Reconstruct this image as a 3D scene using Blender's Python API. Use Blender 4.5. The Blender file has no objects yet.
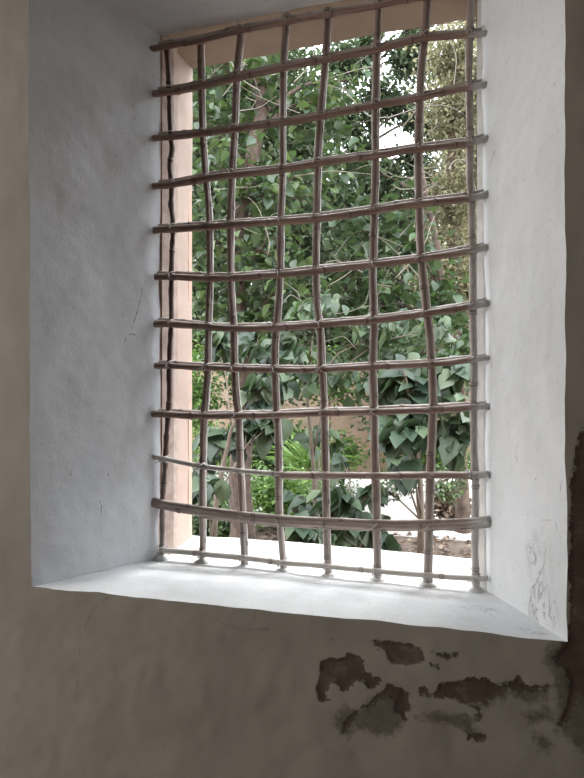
import bpy, math, random
import numpy as np
from mathutils import Vector, Matrix, noise

sc = bpy.context.scene
S = 1.35                      # metres per layout unit
F = 620.0                     # focal length in pixels of the 584 x 778 frame
CX, CY = 292.0, 392.0
TH = math.radians(17.9)       # yaw of the camera against the wall normal
ST, CT = math.sin(TH), math.cos(TH)
EYE = 1.55
rng = np.random.default_rng(7)
random.seed(7)

# ---------------------------------------------------------------- camera
cam_d = bpy.data.cameras.new('camera')
cam = bpy.data.objects.new('camera', cam_d)
sc.collection.objects.link(cam)
cam.location = (0, 0, EYE)
cam.rotation_euler = (math.pi / 2, 0, TH)
cam_d.sensor_fit = 'AUTO'
cam_d.sensor_width = 36.0
cam_d.lens = F * 36.0 / 778.0
cam_d.shift_y = (CY - 389.0) / 778.0
cam_d.clip_start = 0.02
sc.camera = cam

# ---------------------------------------------------------------- sky: overcast, brighter towards the zenith
SKY = 5.0
w = bpy.data.worlds.new('sky')
sc.world = w
w.use_nodes = True
wn = w.node_tree
wn.nodes.clear()
tc = wn.nodes.new('ShaderNodeTexCoord')
sep = wn.nodes.new('ShaderNodeSeparateXYZ')
wn.links.new(tc.outputs['Generated'], sep.inputs[0])
mr = wn.nodes.new('ShaderNodeMapRange')
mr.inputs[1].default_value = 0.0
mr.inputs[2].default_value = 1.0
mr.inputs[3].default_value = 0.22
mr.inputs[4].default_value = 1.65
wn.links.new(sep.outputs['Z'], mr.inputs[0])
mul = wn.nodes.new('ShaderNodeMath'); mul.operation = 'MULTIPLY'
mul.inputs[1].default_value = SKY
wn.links.new(mr.outputs[0], mul.inputs[0])
bg = wn.nodes.new('ShaderNodeBackground')
bg.inputs['Color'].default_value = (0.90, 0.955, 1.0, 1)
wn.links.new(mul.outputs[0], bg.inputs['Strength'])
wo = wn.nodes.new('ShaderNodeOutputWorld')
wn.links.new(bg.outputs[0], wo.inputs[0])

# soft sun through thin cloud, high above the garden
sun_d = bpy.data.lights.new('sun', 'SUN')
sun = bpy.data.objects.new('sun', sun_d)
sc.collection.objects.link(sun)
sun_d.energy = 1.9
sun_d.angle = math.radians(16)
sun_d.color = (1.0, 0.985, 0.96)
sun_dir = Vector((0.12, 0.50, 0.86))       # towards the sun
sun.rotation_euler = sun_dir.to_track_quat('Z', 'Y').to_euler()

# added fill to brighten the front wall, in an invented opening high at left
dl_d = bpy.data.lights.new('side_fill', 'AREA')
dl = bpy.data.objects.new('side_fill', dl_d)
sc.collection.objects.link(dl)
dl_d.shape = 'RECTANGLE'
dl_d.size, dl_d.size_y = 1.15, 1.1
dl_d.energy = 42.0
dl_d.color = (1.0, 0.955, 0.88)
dl.location = (-3.62, -0.4, 2.0)
dl.rotation_euler = Vector((-1, 0, 0)).to_track_quat('Z', 'Y').to_euler()       # faces +X, into the room

vs = sc.view_settings
vs.view_transform = 'Standard'
vs.look = 'None'
vs.exposure = 0.42
vs.gamma = 1.0
vs.use_curve_mapping = False

# ---------------------------------------------------------------- helpers
col = sc.collection

def ray(px, py):
    """world direction (scaled so that depth along the view axis is 1)"""
    u = (px - CX) / F
    v = (CY - py) / F
    return Vector((u * CT - ST, u * ST + CT, v))

def on_n(px, py, n):
    """point of the photograph on the wall-parallel plane at layout distance n"""
    r = ray(px, py)
    t = n * S / r.y
    return Vector((r.x * t, r.y * t, EYE + r.z * t))

def at(px, py, z):
    """point at depth z metres in front of the camera"""
    r = ray(px, py)
    return Vector((r.x * z, r.y * z, EYE + r.z * z))

def on_plane(px, py, p0, nrm):
    r = ray(px, py)
    o = Vector((0, 0, EYE))
    t = (p0 - o).dot(nrm) / r.dot(nrm)
    return o + r * t

def mesh_obj(name, verts, faces, mat, parent=None, smooth=True, attrs=None):
    me = bpy.data.meshes.new(name)
    if isinstance(verts, np.ndarray) and isinstance(faces, np.ndarray):
        nv, nf = len(verts), len(faces)
        k = faces.shape[1]
        me.vertices.add(nv)
        me.vertices.foreach_set('co', np.ascontiguousarray(verts, dtype=np.float32).ravel())
        me.loops.add(nf * k)
        me.loops.foreach_set('vertex_index', np.ascontiguousarray(faces, dtype=np.int32).ravel())
        me.polygons.add(nf)
        me.polygons.foreach_set('loop_start', np.arange(0, nf * k, k, dtype=np.int32))
        me.polygons.foreach_set('loop_total', np.full(nf, k, dtype=np.int32))
        me.update(calc_edges=True)
    else:
        me.from_pydata([tuple(v) for v in verts], [], [tuple(f) for f in faces])
        me.update()
    if attrs:
        for an, av in attrs.items():
            a = me.attributes.new(an, 'FLOAT', 'POINT')
            a.data.foreach_set('value', np.ascontiguousarray(av, dtype=np.float32))
    if smooth:
        me.polygons.foreach_set('use_smooth', np.ones(len(me.polygons), dtype=bool))
    me.materials.append(mat)
    o = bpy.data.objects.new(name, me)
    col.objects.link(o)
    if parent is not None:
        o.parent = parent
        o.matrix_parent_inverse = Matrix.Translation(-Vector(parent.location))
    return o

def empty(name, loc=(0, 0, 0)):
    o = bpy.data.objects.new(name, None)
    o.empty_display_size = 0.1
    o.location = loc
    col.objects.link(o)
    return o

def tag(o, label=None, cat=None, group=None, kind=None):
    if label: o['label'] = label
    if cat: o['category'] = cat
    if group: o['group'] = group
    if kind: o['kind'] = kind
    return o

class MB:
    def __init__(self):
        self.v, self.f = [], []
    def add(self, v, f):
        b = len(self.v)
        self.v.extend([tuple(p) for p in v])
        self.f.extend([tuple(i + b for i in q) for q in f])
    def box(self, a, b):
        x0, y0, z0 = a; x1, y1, z1 = b
        self.add([(x0,y0,z0),(x1,y0,z0),(x1,y1,z0),(x0,y1,z0),(x0,y0,z1),(x1,y0,z1),(x1,y1,z1),(x0,y1,z1)],
                 [(0,3,2,1),(4,5,6,7),(0,1,5,4),(1,2,6,5),(2,3,7,6),(3,0,4,7)])
    def tube(self, pts, radii, seg=8, squash=1.0, jit=0.0):
        pts = [Vector(p) for p in pts]
        n = len(pts)
        if not hasattr(radii, '__len__'): radii = [radii] * n
        vs_, fs = [], []
        t0 = (pts[1] - pts[0]).normalized()
        up = Vector((0, 0, 1)) if abs(t0.z) < 0.9 else Vector((0, 1, 0))
        a = t0.cross(up).normalized()
        for i, p in enumerate(pts):
            t = (pts[min(i + 1, n - 1)] - pts[max(i - 1, 0)])
            if t.length < 1e-9: t = t0
            t.normalize()
            a = (a - t * a.dot(t)).normalized()
            b = t.cross(a)
            for k in range(seg):
                an = 2 * math.pi * k / seg
                r = radii[i] * (1 + (jit * (noise.noise(p * 30 + Vector((k * 3.1, 0, 0)))) if jit else 0))
                vs_.append(p + (a * math.cos(an) * squash + b * math.sin(an)) * r)
        for i in range(n - 1):
            for k in range(seg):
                k2 = (k + 1) % seg
                fs.append((i * seg + k, i * seg + k2, (i + 1) * seg + k2, (i + 1) * seg + k))
        fs.append(tuple(range(seg))[::-1])
        fs.append(tuple((n - 1) * seg + k for k in range(seg)))
        self.add(vs_, fs)
    def build(self, name, mat, parent=None, smooth=False):
        return mesh_obj(name, self.v, self.f, mat, parent, smooth)

def catmull(pts, step):
    pts = [Vector(p) for p in pts]
    P = [pts[0] * 2 - pts[1]] + pts + [pts[-1] * 2 - pts[-2]]
    out = []
    for i in range(1, len(P) - 2):
        L = (P[i + 1] - P[i]).length
        n = max(1, int(L / step))
        for k in range(n):
            t = k / n
            out.append(0.5 * ((2 * P[i]) + (P[i+1] - P[i-1]) * t + (2*P[i-1] - 5*P[i] + 4*P[i+1] - P[i+2]) * t*t
                              + (-P[i-1] + 3*P[i] - 3*P[i+1] + P[i+2]) * t**3))
    out.append(pts[-1])
    return out

# ---------------------------------------------------------------- materials
class Mat:
    def __init__(self, name):
        self.m = bpy.data.materials.new(name)
        self.m.use_nodes = True
        self.t = self.m.node_tree
        self.b = self.t.nodes['Principled BSDF']
        self.out = self.t.nodes['Material Output']
    def n(self, typ, **kw):
        nd = self.t.nodes.new(typ)
        for k, v in kw.items():
            if k.startswith('i_'):
                nd.inputs[int(k[2:]) if k[2:].isdigit() else k[2:]].default_value = v
            else:
                setattr(nd, k, v)
        return nd
    def l(self, a, b): self.t.links.new(a, b)
    def coords(self, scale=(1, 1, 1)):
        g = self.n('ShaderNodeNewGeometry')
        mp = self.n('ShaderNodeMapping')
        mp.inputs['Scale'].default_value = scale
        self.l(g.outputs['Position'], mp.inputs[0])
        return mp.outputs[0]
    def noise(self, vec, scale, detail=4, rough=0.55, dist=0.0):
        nd = self.n('ShaderNodeTexNoise')
        nd.inputs['Scale'].default_value = scale
        nd.inputs['Detail'].default_value = detail
        nd.inputs['Roughness'].default_value = rough
        nd.inputs['Distortion'].default_value = dist
        self.l(vec, nd.inputs['Vector'])
        return nd.outputs[0]
    def ramp(self, fac, stops):
        r = self.n('ShaderNodeValToRGB')
        e = r.color_ramp.elements
        while len(e) < len(stops): e.new(0.5)
        for i, (p, c) in enumerate(stops):
            e[i].position = p
            e[i].color = (*c, 1) if len(c) == 3 else c
        self.l(fac, r.inputs[0])
        return r.outputs[0]
    def math(self, op, a, b=None, clamp=False):
        nd = self.n('ShaderNodeMath', operation=op, use_clamp=clamp)
        for i, x in enumerate((a, b)):
            if x is None: continue
            if isinstance(x, (int, float)): nd.inputs[i].default_value = x
            else: self.l(x, nd.inputs[i])
        return nd.outputs[0]
    def maprange(self, v, a, b, c, d):
        nd = self.n('ShaderNodeMapRange')
        self.l(v, nd.inputs[0])
        for i, x in enumerate((a, b, c, d)): nd.inputs[i + 1].default_value = x
        return nd.outputs[0]
    def mix(self, fac, a, b, blend='MIX'):
        nd = self.n('ShaderNodeMix', data_type='RGBA', blend_type=blend)
        if isinstance(fac, (int, float)): nd.inputs[0].default_value = fac
        else: self.l(fac, nd.inputs[0])
        for i, x in ((6, a), (7, b)):
            if isinstance(x, tuple): nd.inputs[i].default_value = (*x, 1)
            else: self.l(x, nd.inputs[i])
        return nd.outputs[2]
    def attr(self, name):
        return self.n('ShaderNodeAttribute', attribute_name=name).outputs['Fac']
    def bump(self, h, strength, dist, prev=None):
        nd = self.n('ShaderNodeBump')
        nd.inputs['Strength'].default_value = strength
        nd.inputs['Distance'].default_value = dist
        self.l(h, nd.inputs['Height'])
        if prev is not None: self.l(prev, nd.inputs['Normal'])
        return nd.outputs[0]

def plain(name, c, rough=0.8, c2=None, scale=8, bump=0.0):
    M = Mat(name)
    v = M.coords()
    nz = M.noise(v, scale, 6)
    M.l(M.ramp(nz, [(0.3, c), (0.7, c2 or tuple(x * 0.75 for x in c))]), M.b.inputs['Base Color'])
    M.b.inputs['Roughness'].default_value = rough
    if bump: M.l(M.bump(nz, 0.6, bump), M.b.inputs['Normal'])
    return M.m

# white lime plaster of the reveal
def plaster_mat(name, c1, c2, dirt, crackc, grime=False):
    M = Mat(name)
    v = M.coords()
    big = M.noise(v, 4.0, 5, 0.6)
    fine = M.noise(v, 120.0, 4, 0.6)
    mid = M.noise(M.coords((1, 1, 0.35)), 13.0, 5, 0.6, 0.6)
    base = M.ramp(big, [(0.35, c1), (0.68, c2)])
    spk = M.ramp(fine, [(0.27, (0, 0, 0)), (0.40, (1, 1, 1))])
    base = M.mix(M.math('MULTIPLY', M.math('SUBTRACT', 1.0, spk), 0.55), base, dirt)
    stain = M.ramp(mid, [(0.56, (0, 0, 0)), (0.75, (1, 1, 1))])
    base = M.mix(M.math('MULTIPLY', stain, 0.28), base, dirt)
    if grime:      # dirt gathered in the corner along the foot of the grille
        sy = M.n('ShaderNodeSeparateXYZ'); M.l(v, sy.inputs[0])
        gy = M.math('ADD', sy.outputs['Y'], M.math('MULTIPLY', M.noise(v, 18.0, 5, 0.65), 0.12))
        gm = M.maprange(gy, 1.37, 1.47, 0.0, 1.0)
        gm = M.math('MULTIPLY', gm, M.ramp(M.noise(M.coords((1, 2.2, 1)), 38.0, 6, 0.7), [(0.38, (0.15,)*3), (0.62, (0.75,)*3)]))
        base = M.mix(gm, base, (0.40, 0.375, 0.34))
    # flaking patch
    fl = M.attr('flake')
    rid = M.noise(M.coords((0.8, 1.5, 0.7)), 34.0, 5, 0.62, 0.8)
    ridge = M.math('ABSOLUTE', M.math('SUBTRACT', rid, 0.5))
    vc = M.ramp(ridge, [(0.0, (1, 1, 1)), (0.05, (0, 0, 0))])
    gate = M.ramp(M.noise(v, 26.0, 3), [(0.43, (0, 0, 0)), (0.52, (1, 1, 1))])
    vc = M.math('MULTIPLY', vc, gate)
    flk = M.math('MULTIPLY', vc, fl)
    base = M.mix(M.math('MULTIPLY', flk, 0.6), base, crackc)
    # hairline cracks
    cr = M.attr('crack')
    wob = M.math('ADD', cr, M.math('MULTIPLY', M.math('SUBTRACT', M.noise(v, 90.0, 3), 0.5), 0.006))
    crm = M.ramp(M.math('MULTIPLY', M.math('ABSOLUTE', wob), 400.0), [(0.30, (1, 1, 1)), (0.95, (0, 0, 0))])
    base = M.mix(M.math('MULTIPLY', crm, 0.42), base, crackc)
    M.l(base, M.b.inputs['Base Color'])
    M.b.inputs['Roughness'].default_value = 0.75
    b1 = M.bump(M.noise(M.coords((1, 1, 0.45)), 13.0, 4, 0.5), 0.36, 0.005)
    b2 = M.bump(fine, 0.5, 0.0012, b1)
    b3 = M.bump(M.math('SUBTRACT', 1.0, M.math('ADD', crm, flk)), 0.8, 0.0015, b2)
    M.l(b3, M.b.inputs['Normal'])
    return M.m

white_plaster = plaster_mat('white_plaster', (0.79, 0.805, 0.83), (0.70, 0.72, 0.75), (0.50, 0.49, 0.46), (0.16, 0.14, 0.12))
sill_plaster = plaster_mat('sill_plaster', (0.83, 0.845, 0.865), (0.70, 0.71, 0.73), (0.50, 0.485, 0.46), (0.20, 0.17, 0.14), True)
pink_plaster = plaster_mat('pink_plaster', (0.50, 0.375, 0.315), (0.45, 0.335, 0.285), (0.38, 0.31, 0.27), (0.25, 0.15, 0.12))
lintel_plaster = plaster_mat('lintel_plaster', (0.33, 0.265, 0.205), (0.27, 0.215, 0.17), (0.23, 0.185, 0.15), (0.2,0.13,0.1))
outer_sill_mat = plaster_mat('outer_sill_plaster', (0.86, 0.82, 0.79), (0.80, 0.74, 0.70), (0.62, 0.54, 0.50), (0.25, 0.2, 0.18))

def wall_mat():
    M = Mat('aged_wall_paint')
    v = M.coords()
    big = M.noise(v, 2.2, 5, 0.6)
    fine = M.noise(v, 70.0, 5, 0.6)
    base = M.ramp(big, [(0.3, (0.42, 0.378, 0.328)), (0.7, (0.36, 0.322, 0.281))])
    st = M.ramp(M.noise(M.coords((1, 1, 0.45)), 7.0, 7, 0.68), [(0.52, (0, 0, 0)), (0.78, (1, 1, 1))])
    base = M.mix(M.math('MULTIPLY', st, 0.35), base, (0.25, 0.22, 0.185))
    def mask(name, amp, soft):
        a = M.attr(name)
        nz = M.math('MULTIPLY', M.math('SUBTRACT', M.noise(v, 85.0, 6, 0.7), 0.5), amp)
        s = M.math('ADD', a, nz)
        return M.maprange(s, -soft, soft, 1.0, 0.0), s
    b, sb = mask('peelb', 0.045, 0.006)
    gcol = M.ramp(M.noise(v, 30.0, 6, 0.7), [(0.30, (0.075, 0.055, 0.045)), (0.60, (0.17, 0.155, 0.12))])
    base = M.mix(M.math('MULTIPLY', b, 0.86), base, gcol)
    a, sa = mask('peela', 0.034, 0.0014)
    bcol = M.ramp(M.noise(v, 26.0, 6, 0.7), [(0.3, (0.075, 0.046, 0.036)), (0.55, (0.12, 0.08, 0.062)), (0.70, (0.20, 0.165, 0.135))])
    base = M.mix(a, base, bcol)
    cr = M.attr('crack')
    wob = M.math('ADD', cr, M.math('MULTIPLY', M.math('SUBTRACT', M.noise(v, 60.0, 3), 0.5), 0.008))
    crm = M.ramp(M.math('MULTIPLY', M.math('ABSOLUTE', wob), 400.0), [(0.25, (1, 1, 1)), (1.0, (0, 0, 0))])
    base = M.mix(M.math('MULTIPLY', crm, 0.35), base, (0.14, 0.11, 0.09))
    M.l(base, M.b.inputs['Base Color'])
    M.b.inputs['Roughness'].default_value = 0.7
    b1 = M.bump(M.noise(v, 12.0, 6, 0.6), 0.4, 0.006)
    b2 = M.bump(fine, 0.35, 0.001, b1)
    b3 = M.bump(M.math('SUBTRACT', 1.0, a), 0.9, 0.0025, b2)
    M.l(b3, M.b.inputs['Normal'])
    return M.m
wall_paint = wall_mat()
facade_paint = plain('facade_plaster', (0.66, 0.45, 0.35), 0.9, (0.58, 0.40, 0.32), 3, 0.004)
room_paint = plain('room_plaster', (0.24, 0.215, 0.185), 0.85, (0.20, 0.18, 0.155), 2)
ceil_paint = plain('ceiling_whitewash', (0.42, 0.40, 0.37), 0.9)
floor_tile = plain('terracotta_floor', (0.16, 0.10, 0.07), 0.6, (0.12, 0.08, 0.055), 3)

def cane_mat(name, dark, mid, light, axis):
    M = Mat(name)
    sc3 = (1, 30, 30) if axis == 'x' else (30, 30, 1)
    v = M.coords(sc3)
    streak = M.noise(v, 6.0, 6, 0.7)
    blot = M.noise(M.coords(), 14.0, 4, 0.6)
    c = M.ramp(streak, [(0.28, dark), (0.5, mid), (0.72, light)])
    c = M.mix(M.math('MULTIPLY', M.ramp(blot, [(0.45, (0, 0, 0)), (0.7, (1, 1, 1))]), 0.45), c, light)
    # chalky dust and bleaching near the sill
    g = M.n('ShaderNodeNewGeometry'); sp = M.n('ShaderNodeSeparateXYZ')
    M.l(g.outputs['Position'], sp.inputs[0])
    dust = M.maprange(sp.outputs['Z'], 1.13, 1.38, 0.65, 0.0)
    dust = M.math('MULTIPLY', dust, M.ramp(M.noise(M.coords(), 40, 4), [(0.25, (0.5,)*3), (0.6, (1,)*3)]))
    c = M.mix(dust, c, (0.46, 0.43, 0.40))
    # dust lying on the upper side
    spn = M.n('ShaderNodeSeparateXYZ'); M.l(g.outputs['Normal'], spn.inputs[0])
    top = M.maprange(spn.outputs['Z'], 0.05, 0.6, 0.0, 0.5)
    top = M.math('MULTIPLY', top, M.ramp(M.noise(M.coords(), 25, 4), [(0.3, (0.45,)*3), (0.6, (1,)*3)]))
    c = M.mix(top, c, (0.47, 0.42, 0.39))
    # whitewash slopped over the right ends
    ww = M.math('ADD', sp.outputs['X'], M.math('MULTIPLY', M.noise(M.coords(), 60, 4), 0.03))
    ww = M.maprange(ww, -0.040, -0.012, 0.0, 0.8)
    c = M.mix(ww, c, (0.56, 0.55, 0.53))
    nd = M.attr('node')
    c = M.mix(M.math('MULTIPLY', nd, 0.6), c, (0.07, 0.045, 0.04))
    M.l(c, M.b.inputs['Base Color'])
    M.b.inputs['Roughness'].default_value = 0.5
    M.l(M.bump(streak, 0.5, 0.001), M.b.inputs['Normal'])
    return M.m
cane_x = cane_mat('crossbar_cane', (0.11, 0.062, 0.048), (0.235, 0.145, 0.115), (0.39, 0.29, 0.245), 'x')
cane_z = cane_mat('upright_cane', (0.12, 0.075, 0.062), (0.25, 0.175, 0.148), (0.42, 0.345, 0.31), 'z')
cane_pale = cane_mat('bleached_cane', (0.34, 0.30, 0.27), (0.50, 0.46, 0.42), (0.64, 0.61, 0.57), 'x')
twig_dark = cane_mat('dark_twig', (0.05, 0.032, 0.027), (0.10, 0.06, 0.05), (0.17, 0.11, 0.09), 'z')
cane_lit_edge = cane_mat('upright_cane_lit_edge', (0.40, 0.36, 0.34), (0.62, 0.58, 0.55), (0.76, 0.73, 0.70), 'z')
cane_split_x = cane_mat('split_crossbar_pale_side', (0.24, 0.19, 0.17), (0.42, 0.35, 0.32), (0.60, 0.55, 0.52), 'x')
wire_mat = plain('tie_wire', (0.52, 0.47, 0.44), 0.45, (0.26, 0.21, 0.19), 60)
grey_wood = plain('weathered_wood', (0.50, 0.48, 0.46), 0.8, (0.36, 0.34, 0.32), 30, 0.001)
brown_wood = plain('stained_wood', (0.52, 0.43, 0.38), 0.8, (0.34, 0.25, 0.21), 30, 0.001)

def leaf_mat(name, dark, mid, light, trans, rough=0.38, tmix=0.35, spec=0.5):
    M = Mat(name)
    t = M.attr('tint')
    c = M.ramp(t, [(0.0, dark), (0.55, mid), (1.0, light)])
    M.l(c, M.b.inputs['Base Color'])
    M.b.inputs['Roughness'].default_value = rough
    M.b.inputs['Specular IOR Level'].default_value = spec
    tr = M.n('ShaderNodeBsdfTranslucent')
    M.l(M.mix(0.55, c, trans), tr.inputs[0])
    mx = M.n('ShaderNodeMixShader'); mx.inputs[0].default_value = tmix
    M.l(M.b.outputs[0], mx.inputs[1]); M.l(tr.outputs[0], mx.inputs[2])
    M.l(mx.outputs[0], M.out.inputs[0])
    return M.m
leaf_broad = leaf_mat('broad_leaf', (0.026, 0.047, 0.026), (0.064, 0.100, 0.052), (0.145, 0.205, 0.078), (0.16, 0.27, 0.06), 0.40, 0.26, 0.5)
leaf_dark = leaf_mat('dark_glossy_leaf', (0.018, 0.036, 0.022), (0.040, 0.068, 0.038), (0.092, 0.128, 0.070), (0.09, 0.17, 0.04), 0.48, 0.18, 0.45)
leaf_far = leaf_mat('far_leaf', (0.055, 0.075, 0.048), (0.11, 0.145, 0.085), (0.22, 0.26, 0.14), (0.16, 0.24, 0.09), 0.5, 0.25)
leaf_olive = leaf_mat('olive_leaf', (0.09, 0.08, 0.052), (0.24, 0.225, 0.14), (0.58, 0.55, 0.36), (0.5, 0.46, 0.26), 0.5, 0.35)
leaf_bright = leaf_mat('bright_leaf', (0.05, 0.10, 0.03), (0.11, 0.20, 0.05), (0.22, 0.34, 0.09), (0.25, 0.42, 0.08), 0.45, 0.3)
leaf_dry = leaf_mat('dry_leaf', (0.07, 0.045, 0.032), (0.14, 0.095, 0.07), (0.30, 0.22, 0.165), (0.3, 0.2, 0.12), 0.7, 0.1)
bark = plain('bark', (0.15, 0.105, 0.08), 0.9, (0.055, 0.038, 0.03), 14, 0.02)
bark_pale = plain('pale_bark', (0.20, 0.165, 0.13), 0.85, (0.11, 0.09, 0.07), 14, 0.006)
bare_twig = plain('bare_twig', (0.32, 0.285, 0.245), 0.8, (0.20, 0.17, 0.14), 14)
twig_brown = plain('brown_twig', (0.20, 0.14, 0.10), 0.85, (0.12, 0.08, 0.06), 14)

# ---------------------------------------------------------------- the plaster surfaces
N0, NG, N1 = 0.84, 1.047, 1.188     # inner face, grille, outer face (layout units)
wob_cache = {}
def wobble(p):
    """uneven hand-laid plaster: one field for every surface so that the edges meet"""
    n1 = noise.noise_vector(p * 3.2)
    n2 = noise.noise_vector(p * 11.0 + Vector((7, 3, 1)))
    n3 = noise.noise_vector(p * 34.0 + Vector((2, 9, 5)))
    return n1 * 0.0055 + n2 * 0.0028 + n3 * 0.0009

def seg_dist(P, a, b):
    a = np.array(a); b = np.array(b)
    ab = b - a
    t = np.clip(((P - a) @ ab) / max(ab @ ab, 1e-12), 0, 1)
    return np.linalg.norm(P - (a + t[:, None] * ab), axis=1)

def line_dist(P, lines):
    d = np.full(len(P), 0.05)
    for ln in lines:
        for a, b in zip(ln[:-1], ln[1:]):
            d = np.minimum(d, seg_dist(P, a, b))
    return d

def poly_sdf(P2, poly):
    poly = np.array(poly)
    d = np.full(len(P2), 9.0)
    inside = np.zeros(len(P2), bool)
    n = len(poly)
    for i in range(n):
        a, b = poly[i], poly[(i + 1) % n]
        d = np.minimum(d, seg_dist(P2, a, b))
        cond = ((a[1] > P2[:, 1]) != (b[1] > P2[:, 1]))
        with np.errstate(divide='ignore', invalid='ignore'):
            xi = (b[0] - a[0]) * (P2[:, 1] - a[1]) / (b[1] - a[1] + 1e-15) + a[0]
        inside ^= cond & (P2[:, 0] < xi)
    return np.where(inside, -d, d)

# corners of the recess, read off the photograph on their own planes
FLb = on_n(31, 586, N0);  FRb = on_n(567, 642, N0)
GLb = on_n(160, 557, NG + 0.006); GRb = on_n(487, 590, NG + 0.006)
topF = EYE + 0.735 * S
topG = EYE + 0.683 * S
XL, XR = FLb.x, FRb.x
gxL, gxR = GLb.x, GRb.x
zb = 0.5 * (GLb.z + GRb.z)
FLb.z += 0.0; 
FLt = Vector((on_n(28, 0, N0).x, N0 * S, topF)); FRt = Vector((on_n(563, 0, N0).x, N0 * S, topF))
GLt = Vector((on_n(158, 38, NG).x, GLb.y, topG)); GRt = Vector((on_n(482, 0, NG).x, GRb.y, topG))

def patch(name, c00, c10, c11, c01, nu, nv, mat, parent, cracks=(), flakes=(), flip=False, curve=None):
    us = np.linspace(0, 1, nu + 1); vs_ = np.linspace(0, 1, nv + 1)
    V = []
    for v in vs_:
        for u in us:
            p = c00.lerp(c10, u).lerp(c01.lerp(c11, u), v)
            if curve: p = p + curve(u, v)
            V.append(p + wobble(p))
    V = np.array([tuple(p) for p in V])
    i, j = np.meshgrid(np.arange(nu), np.arange(nv))
    a = (j * (nu + 1) + i).ravel()
    Fs = np.stack([a, a + 1, a + nu + 2, a + nu + 1], 1)
    if flip: Fs = Fs[:, ::-1]
    cr = line_dist(V, cracks)
    fl = np.zeros(len(V))
    for c, r in flakes:
        d = (V - np.array(c)) / np.array(r)
        fl = np.maximum(fl, np.clip(1.6 * (1 - np.linalg.norm(d, axis=1)), 0, 1))
    return mesh_obj(name, V, Fs, mat, parent, True, {'crack': cr, 'flake': fl})

def plane_of(a, b, c):
    return a, (b - a).cross(c - a).normalized()
def cracks_on(pl, lines):
    return [[tuple(on_plane(x, y, *pl)) for x, y in ln] for ln in lines]

win = empty('window_1', (0.5 * (gxL + gxR), NG * S, zb)); tag(win, kind='structure')

plL = plane_of(FLb, GLb, GLt)
crL = cracks_on(plL, [[(146,262),(147,275),(142,290),(137,310),(131,330)], [(125,337),(124,345),(127,335),(135,335)],
                      [(99,500),(101,508),(100,516)], [(63,475),(70,476),(72,470)], [(150,250),(149,262)], [(108,474),(106,480)]])
patch('left_reveal', FLb, GLb, GLt, FLt, 80, 300, white_plaster, win, crL)
plR = plane_of(FRb, GRb, GRt)
crR = cracks_on(plR, [[(544,519),(543,535),(546,548),(545,563),(540,573),(537,583),(530,592)], [(545,520),(556,521),(558,530)],
                      [(495,150),(491,162),(489,172)], [(498,178),(499,183)], [(541,600),(543,615),(548,624),(552,634)],
                      [(536,465),(538,473),(535,480)], [(492,300),(489,312)], [(541,596),(549,610)], [(520,440),(516,452),(518,462)], [(562,480),(560,492)]])
flR = [(tuple(on_plane(541, 612, *plR)), (0.05, 0.08, 0.09)), (tuple(on_plane(535, 560, *plR)), (0.03, 0.05, 0.06))]
patch('right_reveal', FRb, GRb, GRt, FRt, 80, 300, white_plaster, win, crR, flR, True)
patch('top_reveal', FLt, GLt, GRt, FRt, 60, 150, white_plaster, win, (), (), True)
plS = plane_of(FLb, FRb, GLb)
crS = cracks_on(plS, [[(70,583),(76,580),(90,579)], [(470,598),(476,606),(484,612),(498,618)], [(255,583),(262,588),(270,588)]])
flS = [(tuple(on_plane(485, 609, *plS)), (0.085, 0.045, 0.08)), (tuple(on_plane(540, 630, *plS)), (0.05, 0.03, 0.05))]
# the sill runs on, flat, below the grille to the outer edge
patch('sill', FLb, FRb, GRb, GLb, 250, 70, sill_plaster, win, crS, flS)
yo = N1 * S
zo = EYE - 0.3085 * S
OLb = Vector((-0.607 * S, yo, zo)); ORb = Vector((-0.0240 * S, yo, zo))
patch('outer_sill', GLb, GRb, ORb + Vector((0.03, 0.02, 0)), OLb + Vector((-0.03, 0.02, 0)), 120, 40, outer_sill_mat, win)
lz = EYE + 0.688 * S
OLt = Vector((-0.607 * S, yo, lz)); ORt = Vector((-0.0240 * S, yo, lz))
jL = Vector((-0.606 * S, GLb.y, zb)); jR = Vector((-0.0240 * S, 1.086 * S, zb))
dz = Vector((0, 0, -0.04)); up_ = Vector((0, 0, 0.04))
crJ = [[(-0.607*S, 1.13*S, EYE-0.1*S+k*0.0), (-0.607*S, 1.17*S, EYE-0.115*S)] for k in (0,)]
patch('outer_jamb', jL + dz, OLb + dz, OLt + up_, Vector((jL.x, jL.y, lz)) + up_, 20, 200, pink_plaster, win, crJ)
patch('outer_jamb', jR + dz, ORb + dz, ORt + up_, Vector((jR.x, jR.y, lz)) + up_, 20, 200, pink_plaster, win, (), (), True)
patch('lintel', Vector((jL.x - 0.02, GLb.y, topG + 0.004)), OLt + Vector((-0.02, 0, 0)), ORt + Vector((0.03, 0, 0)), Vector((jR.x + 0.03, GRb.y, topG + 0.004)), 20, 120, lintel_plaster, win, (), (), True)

# thin weathered frame posts behind the grille
def prism(pts2, z0, z1):
    m = MB(); n = len(pts2)
    m.add([(x, y, z0) for x, y in pts2] + [(x, y, z1) for x, y in pts2],
          [tuple(range(n))[::-1], tuple(range(n, 2 * n))] + [(i, (i + 1) % n, n + (i + 1) % n, n + i) for i in range(n)])
    return m
fp = prism([(gxL - 0.014, 1.056*S), (gxL + 0.004, 1.056*S), (-0.5925*S, 1.082*S), (-0.5925*S, 1.098*S), (gxL - 0.014, 1.098*S)], zb - 0.015, lz + 0.01).build('frame_post', brown_wood, win)
fp2 = prism([(gxR + 0.014, 1.056*S), (gxR + 0.014, 1.098*S), (-0.0245*S, 1.098*S), (-0.0245*S, 1.080*S), (gxR - 0.001, 1.054*S)], zb - 0.015, lz + 0.01).build('frame_post', grey_wood, win); fp2['label'] = 'paler grey frame post'

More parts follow.
